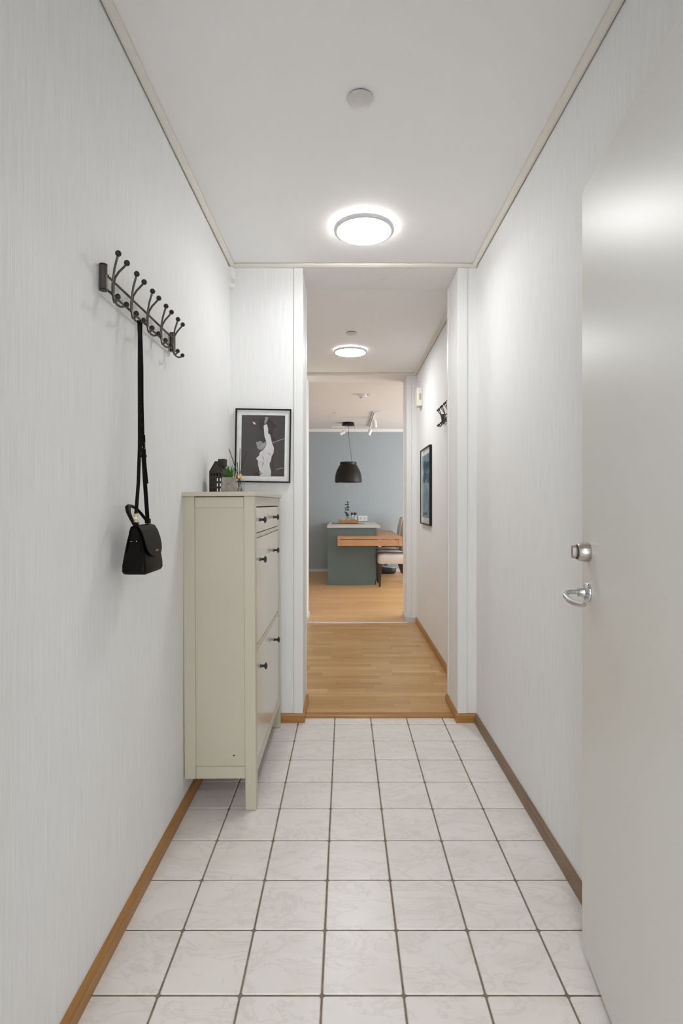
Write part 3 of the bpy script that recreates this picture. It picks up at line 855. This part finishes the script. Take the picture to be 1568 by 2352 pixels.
MB().tube(bk, .0014, 6, caps=False).build('buckle', 'gold', bag)
MB().tube([(-.0115, .0225, .377), (-.0105, .0205, .361)], .001, 6).build('buckle_pin', 'gold', bag)
for z in (.40, .428, .456, .484):
    MB().lathe([(0, 0), (.0011, 0), (.0011, .0006), (0, .0006)], (-.0125 - .05 * (z - .4), .0250 + .03 * (z - .4), z), 8, 'y').build('eyelet', 'satin_steel', bag)

# ------------------------------------------------------------------ ceiling fittings
def disc_cover(label, loc):
    r = thing('ceiling_cover', label, 'ceiling cover', loc, group='round ceiling junction covers')
    MB().lathe([(.0385, 0), (.0385, -.004), (0, -.004)], n=36).build('gap', 'black_matte', r)
    MB().lathe([(.036, -.004), (.042, -.0042), (.0425, -.0055), (.0415, -.009), (.038, -.0105), (0, -.0108)], n=40).build('lid', 'disc_plastic', r, True, 50)
disc_cover('round blank cover on the corridor ceiling nearest the camera', (.0500, 1.762, ZC))
disc_cover('round blank cover on the darker inner hall ceiling', (.051, 4.19, ZC))

def ceiling_lamp(label, loc, k=''):
    r = thing('ceiling_lamp', label, 'lamp', loc, group='round flat ceiling lamps')
    MB().lathe([(0, 0), (.108, 0), (.108, -.009), (0, -.009)], n=40).build('base', 'white_plastic', r, True)
    MB().lathe([(.110, -.001), (.110, -.0085)], n=20).build('glow_band', 'lamp_glow' + k, r, True)
    MB().lathe([(.105, -.009), (.1385, -.009), (.1445, -.0105), (.1455, -.016), (.1425, -.0245), (.138, -.0265), (.1308, -.0265), (.1308, -.020)], n=64).build('ring', 'lamp_ring', r, True, 45)
    MB().lathe([(.1312, -.0240), (0, -.0247)], n=48).build('diffuser', 'lamp_diffuser' + k, r, True)
ceiling_lamp('lit round ceiling lamp with grey rim in the corridor, the larger and nearer one', (.0915, 2.585, ZC))
ceiling_lamp('lit round ceiling lamp with grey rim in the inner hall, the smaller and farther one', (.047, 4.66, ZC), '_hall')

ceiling_lamp('unseen fill lamp added on the stair landing outside the entrance door', (.0, -.75, ZC), '_landing')  # out of view, added as fill for the near walls
# motion sensor in the corner
sen = thing('motion_sensor', 'slim white motion sensor in the upper corner below the ceiling trim', 'sensor', (XL, Y1, 2.425))
pts = [(0, 0)] + [(.032 * math.cos(a), -.032 * math.sin(a)) for a in [math.radians(x) for x in range(0, 91, 15)]]
m = MB()
ringsets = []
for z, k in ((.0, .55), (.004, .85), (.012, 1), (.105, 1), (.113, .96), (.116, .85)):
    ringsets.append([(x * k, y * k, z) for x, y in pts])
m.loft(ringsets); m.build('housing', 'white_plastic', sen, True, 50)
m = MB(); m.loft([[(.0325 * math.cos(a) * k, -.0325 * math.sin(a) * k, z) for a in [math.radians(x) for x in range(20, 71, 10)]] + [(.028 * math.cos(a), -.028 * math.sin(a), z) for a in [math.radians(x) for x in range(70, 19, -10)]] for z, k in ((.020, 1), (.050, 1))])
m.build('lens', 'disc_plastic', sen, True)

# chime box on the right wall
chi = thing('wall_chime', 'cream plastic wall box high on the inner hall wall near the kitchen doorway', 'wall box', (XR, 5.157, 2.24))
MB().box((-.051, -.063, -.086), (-.001, .063, .086), .003, 2).build('housing', 'cream_plastic', chi)
MB().box((-.030, -.0636, -.030), (-.012, -.0628, .030)).build('label_plate', 'grey_print', chi)
MB().box((-.0515, -.04, -.05), (-.0505, .04, .05)).build('face_plate', 'cream_plastic', chi)

# ------------------------------------------------------------------ kitchen: island, worktop, hob, table
ZF = ZH
isl = thing('kitchen_island', 'grey-green painted kitchen island standing against the blue wall', 'kitchen island', (.107, 7.95, ZF))
MB().box((-.365, 0, 0), (.340, .020, .850), .001).build('front_panel', 'island_paint', isl)
MB().box((-.360, .021, .085), (.358, 1.585, .850)).build('carcass', 'island_paint', isl)
MB().box((-.350, .06, 0), (.320, 1.585, .084)).build('plinth', 'island_paint', isl)
MB().lathe([(0, 0), (.020, 0), (.020, .012), (.012, .018), (.012, .085), (0, .085)], (.345, .045, 0), 12).build('foot', 'black_matte', isl, True)
wt = MB().box((-.266, 7.925, ZF + .851), (.522, Y3 - .001, ZF + .887), .002).build('worktop', 'counter_top')
tag(wt, 'pale stone-coloured worktop on the grey-green island', 'worktop')
hob = MB().box((-.208, 8.50, ZF + .8875), (.306, 9.02, ZF + .8935), .001).build('induction_hob', 'hob_glass')
tag(hob, 'flat black glass hob set on the pale worktop under the tray', 'hob')

tab = thing('breakfast_table', 'light wooden table wrapped round the island corner with panelled front edge', 'table', (.35, 7.65, ZF))
def tb(name, *boxes, bev=.002):
    m = MB()
    for a, b in boxes: m.box(a, b, bev)
    return m.build(name, 'table_wood', tab)
x0, x1 = -.458, .4635
tb('tabletop', ((x0, 0, .700), (x1, .296, .735)), ((.126, .297, .700), (x1, 1.885, .735)))
tb('end_block', ((x0, 0, .605), (x0 + .043, .296, .6995)))
tb('end_block', ((x1 - .047, 0, .605), (x1, .05, .6995)))
tb('front_panel', ((x0 + .044, .005, .606), (x1 - .048, .024, .692)))
tb('side_apron', ((x1 - .020, .051, .63), (x1 - .002, 1.88, .6995)))
MB().box((.128, .02, .592), (.170, .05, .6995)).build('bracket', 'white_plastic', tab)

# chairs (facing the island, backs to the right)
def dining_chair(label, loc):
    c = thing('dining_chair', label, 'chair', loc, group='upholstered chairs at the breakfast table')
    # local: origin under seat centre; front to -x; near side -y
    m = MB(); rings = []
    for z, dw, dd in ((.335, -.012, -.012), (.342, 0, 0), (.425, .004, .004), (.452, -.004, -.004), (.468, -.03, -.03), (.477, -.09, -.09), (.480, -.18, -.18)):
        rings.append([(x, y, z) for x, y in rrect(.44 + dw, .46 + dd, .045 if dw > -.05 else .03, 6)])
    m.loft(rings); m.build('seat', 'upholstery', c, True, 60)
    m = MB(); rings = []
    for z, off, t_, w in ((.335, .165, .06, .43), (.45, .172, .075, .44), (.60, .184, .080, .44), (.80, .208, .072, .43), (.93, .228, .058, .42), (.975, .236, .040, .40), (.985, .238, .02, .37)):
        rings.append([(x + off + .04, y, z) for x, y in rrect(t_, w, t_ * .42, 5)])
    m.loft(rings); m.build('backrest', 'upholstery', c, True, 60)
    for sx, sy in ((-1, -1), (-1, 1), (1, -1), (1, 1)):
        m = MB()
        if sx < 0: prof = [(.338, .052, -.190), (.0, .028, -.197)]
        else: prof = [(.338, .050, .185), (.0, .030, .285)]
        m.loft([[(x + xo, y + sy * .195, z) for x, y in rrect(w, w * .85, .004, 3)] for z, w, xo in prof])
        m.build('leg', 'dark_wood', c)
dining_chair('cream upholstered dining chair with dark legs, nearest under the table', (.700, 7.975, ZF))
dining_chair('cream upholstered dining chair, middle of the three under the table', (.700, 8.56, ZF))
dining_chair('cream upholstered dining chair, farthest of the three against the blue wall', (.700, 9.12, ZF))

# low appliance on the floor behind the chairs
dev = thing('floor_appliance', 'low dark rounded appliance with slanted grey-blue top on the floor behind chair legs', 'appliance', (.72, 9.28, ZF))
m = MB(); rings = []
for z, k in ((.0, .82), (.02, .95), (.05, 1.0), (.10, .99), (.112, .95)):
    rings.append([(x * k, y * k, z + (.0 if z < .04 else -.10 * x * k)) for x, y in rrect(.33, .20, .09, 7)])
m.loft(rings); m.build('body', 'device_dark', dev, True, 50)
m = MB(); rings = []
for z, k in ((.113, .93), (.128, .88), (.138, .78)):
    rings.append([(x * k, y * k, z - .10 * x * k) for x, y in rrect(.33, .20, .09, 7)])
m.loft(rings); m.build('lid', 'device_top', dev, True, 50)
MB().lathe([(0, .12), (.05, .12), (.05, .27), (.04, .28), (0, .28)], (.02, .03, 0), 20).build('container', 'device_top', dev, True)

# tray and things on it
TZ2 = ZF + .8945
tray = thing('serving_tray', 'small wooden tray with raised sides on the black hob', 'tray', (.056, 8.67, TZ2))
tw, td, th = .318, .22, .066
def tp(name, a, b): return MB().box(a, b, .0015).build(name, 'tray_wood', tray)
tp('base', (-tw / 2, -td / 2, 0), (tw / 2, td / 2, .008))
tp('side', (-tw / 2, -td / 2, .008), (tw / 2, -td / 2 + .008, .052))
tp('side', (-tw / 2, td / 2 - .008, .008), (tw / 2, td / 2, .052))
tp('end', (-tw / 2, -td / 2 + .0085, .008), (-tw / 2 + .008, td / 2 - .0085, th))
tp('end', (tw / 2 - .008, -td / 2 + .0085, .008), (tw / 2, td / 2 - .0085, th))
def lemon(label, x, y, rz):
    l = thing('lemon', label, 'fruit', (x, y, TZ2 + .0085), (0, 0, rz), 'lemons on the tray')
    MB().lathe([(0, -.032), (.005, -.031), (.011, -.027), (.021, -.016), (.0245, 0), (.021, .016), (.011, .027), (.005, .031), (0, .033)], (0, 0, .0335), 16, 'x').build('peel', 'lemon', l, True, 70)
    MB().lathe([(0, -.0335), (.003, -.0335), (.003, -.031), (0, -.031)], (0, 0, .0335), 8, 'x').build('stem_end', 'stem_green', l)
lemon('left one of two yellow lemons in the wooden tray', -.028, 8.625, .3)
lemon('right one of two yellow lemons in the wooden tray', .042, 8.605, -.3)
def mill(label, x, y, fill):
    g = thing('spice_mill', label, 'spice mill', (x, y, TZ2 + .0085), group='glass spice mills')
    MB().lathe([(0, 0), (.019, 0), (.020, .003), (.020, .098), (.018, .104), (.0, .104)], n=20).build('jar', 'clear_glass', g, True, 50)
    MB().lathe([(0, .003), (.0175, .003), (.0175, .085 if fill == 'salt' else .026), (0, .085 if fill == 'salt' else .026)], n=18).build('filling', fill, g, True, 50)
    MB().lathe([(0, .104), (.0185, .104), (.0185, .116), (0, .116)], n=20).build('collar', 'satin_steel', g, True, 50)
    MB().lathe([(0, .116), (.0185, .1165), (.0245, .158), (.0235, .162), (0, .162)], n=20).build('cap', 'cork', g, True, 50)
mill('left glass spice mill with dark cap holding pepper', .1175, 8.72, 'pepper')
mill('right glass spice mill with dark cap holding white salt', .1695, 8.735, 'salt')
vase = thing('vase_with_twig', 'clear glass vase with a dark green leafy twig on the tray', 'plant', (.030, 8.735, TZ2 + .0085))
MB().lathe([(0, 0), (.030, 0), (.033, .004), (.034, .10), (.036, .13), (.034, .13), (.032, .10), (.031, .006), (0, .006)], n=24).build('vase', 'clear_glass', vase, True, 50)
stem = [(.004, 0, .01), (0, .004, .10), (-.004, 0, .18), (.004, 0, .26), (.000, 0, .345)]
MB().tube(stem, [.002, .002, .0018, .0015, .001], 6).build('stem', 'stem_green', vase, True)
def leaf(root, c, direction, L, w, mat):
    d = Vector(direction).normalized(); s = d.cross(Vector((0.2, 1, .3))).normalized(); n = d.cross(s)
    m = MB(); rings = []
    for k, ww in ((0, .1), (.25, .8), (.5, 1), (.75, .75), (1, .08)):
        p = Vector(c) + d * (L * k) - n * (.12 * L * k * k)
        rings.append([p + s * (w * ww / 2), p + n * .0004, p - s * (w * ww / 2), p - n * .0004])
    m.loft(rings); m.build('leaf', mat, vase)
for i in range(30):
    z = random.choice([.10, .12, .135, .15, .165, .185, .20, .215, .225, .235, .245, .255, .265, .29, .30, .325, .335])
    a = random.uniform(0, 2 * math.pi)
    leaf(vase, (random.uniform(-.006, .008), random.uniform(-.005, .005), z), (math.cos(a), math.sin(a) * .6, random.uniform(-.2, .6)), random.uniform(.028, .050), random.uniform(.016, .026), 'leaf_dark')

# socket on the blue wall
so = thing('wall_socket', 'white double wall socket on the blue wall above the worktop', 'socket', (.315, Y3, .955))
MB().box((-.080, -.012, -.047), (.080, 0, .047), .003).build('plate', 'white_plastic', so)
for x in (-.038, .038):
    r_ = MB().lathe([(.026, -.0125), (.026, -.008), (0, -.008)], (x, -.0045, 0), 20, 'y').build('well', 'disc_plastic', so, True)
    for dz in (-.009, .009):
        MB().lathe([(0, 0), (.003, 0), (.003, .001), (0, .001)], (x + dz, -.0135, 0), 8, 'y').build('hole', 'black_matte', r_)

# ------------------------------------------------------------------ extractor hood pendant
hood = thing('extractor_hood', 'black dome extractor hood hanging on wires above the island', 'extractor hood', (.054, 8.75, 2.545))
MB().lathe([(0, 0), (.094, 0), (.096, -.004), (.096, -.034), (.106, -.042), (.107, -.047), (.100, -.050), (0, -.050)], n=40).build('canopy', 'hood_black', hood, True, 45)
D0 = 1.570 - 2.545
prof = [(.205, .006), (.2195, 0), (.2205, .006), (.2185, .06), (.2105, .12), (.195, .175), (.172, .225), (.147, .268), (.138, .282), (.134, .284), (.134, .290), (.1355, .293), (.1355, .326), (.132, .329), (.12, .329), (.12, .29), (.135, .26), (.165, .21), (.185, .16), (.2, .10), (.207, .05), (.205, .006)]
MB().lathe([(r_, z + D0) for r_, z in prof], n=56).build('dome', 'hood_black', hood, True, 40)
MB().lathe([(0, D0 + .03), (.206, D0 + .03), (.206, D0 + .036), (0, D0 + .036)], n=40).build('filter', 'device_dark', hood)
MB().lathe([(0, 0), (.020, 0), (.024, .008), (.020, .02), (0, .02)], (-.178, -.09, D0 - .014), 16).build('control_knob', 'hood_black', hood, True)
for (ax, ay), (bx, by) in (((-.046, .02), (-.062, .02)), ((.098, .0), (.112, .01)), ((.0, .085), (.02, .115))):
    MB().tube([(ax, ay, -.049), (bx, by, D0 + .329)], .0019, 6).build('wire', 'satin_steel', hood)
MB().tube([(.0, -.02, -.049), (.004, -.02, -.15), (.012, -.02, -.28), (.03, -.02, -.42), (.045, -.02, -.52), (.058, -.02, -.64), (.07, -.01, D0 + .328)], .0030, 6).build('power_cord', 'device_dark', hood, True)

# ------------------------------------------------------------------ living room ceiling fittings
rail = thing('track_light', 'white ceiling track with two cylinder spotlights and a white feed box', 'track light', (.415, 8.40, 2.545))
MB().box((-.0165, -.74, -.020), (.0165, .74, -.001), .001).build('rail', 'white_plastic', rail)
MB().box((-.005, -.735, -.0208), (.005, .735, -.0201)).build('slot', 'dark_slot', rail)
MB().box((.018, -.735, -.028), (.105, -.695, -.001), .004).build('feed_box', 'white_plastic', rail)
def spot(root, c, tilt, heading, L=.115, r=.031):
    st = MB().tube([(c[0], c[1], -.02), (c[0], c[1], c[2])], .006, 8).build('stem', 'white_plastic', root, True)
    d = Vector((math.sin(tilt) * math.cos(heading), math.sin(tilt) * math.sin(heading), -math.cos(tilt)))
    p = Vector(c) - d * (L * .35)
    hd = MB().tube([p, p + d * .004, p + d * (L - .002), p + d * L], [r * .9, r, r, r * .94], 20).build('spot_head', 'white_plastic', root, True, 40)
    q = p + d * (L + .0005)
    MB().tube([q, q + d * .001], r * .72, 16).build('lamp_glass', 'disc_plastic', hd)
spot(rail, (.038, -.20, -.085), .12, .3)
spot(rail, (.005, .60, -.11), .35, math.pi * .1 + 2.6, .10)
rail2 = thing('track_light', 'white spotlight head tilted left on a second ceiling track behind the hood wires', 'track light', (-.03, 9.20, 2.545))
MB().box((-.20, -.015, -.018), (.04, .015, -.001), .001).build('rail', 'white_plastic', rail2)
spot(rail2, (.0, 0, -.10), 1.05, math.pi, .095, .030)

smk = thing('smoke_detector', 'white smoke detector with side module on the kitchen ceiling', 'smoke detector', (.222, 6.50, 2.545))
MB().lathe([(0, 0), (.052, 0), (.052, -.028), (.046, -.034), (0, -.034)], n=32).build('base', 'white_plastic', smk, True, 45)
MB().lathe([(.0, -.034), (.031, -.034), (.029, -.048), (.024, -.051), (0, -.051)], (-.012, -.01, 0), 24).build('sensor_cap', 'white_plastic', smk, True, 45)
for k in range(6):
    a = math.pi + math.pi * (k + .5) / 6
    MB().box((-.012 + .0305 * math.cos(a) - .002, -.01 + .0305 * math.sin(a) - .0015, -.046), (-.012 + .0305 * math.cos(a) + .002, -.01 + .0305 * math.sin(a) + .0015, -.038)).build('vent', 'black_matte', smk)
MB().box((.045, -.03, -.030), (.100, .03, 0), .004).build('module', 'white_plastic', smk)
dl = thing('recessed_downlight', 'small flat round downlight on the kitchen ceiling left of the hood', 'downlight', (-.155, 7.80, 2.545))
MB().lathe([(.026, -.001), (.038, -.001), (.039, -.004), (.035, -.006), (.027, -.005), (.026, -.001)], n=28).build('rim', 'disc_plastic', dl, True, 50)
MB().lathe([(0, -.0015), (.0262, -.0015), (.0262, -.003), (0, -.003)], n=24).build('lens', 'device_top', dl)
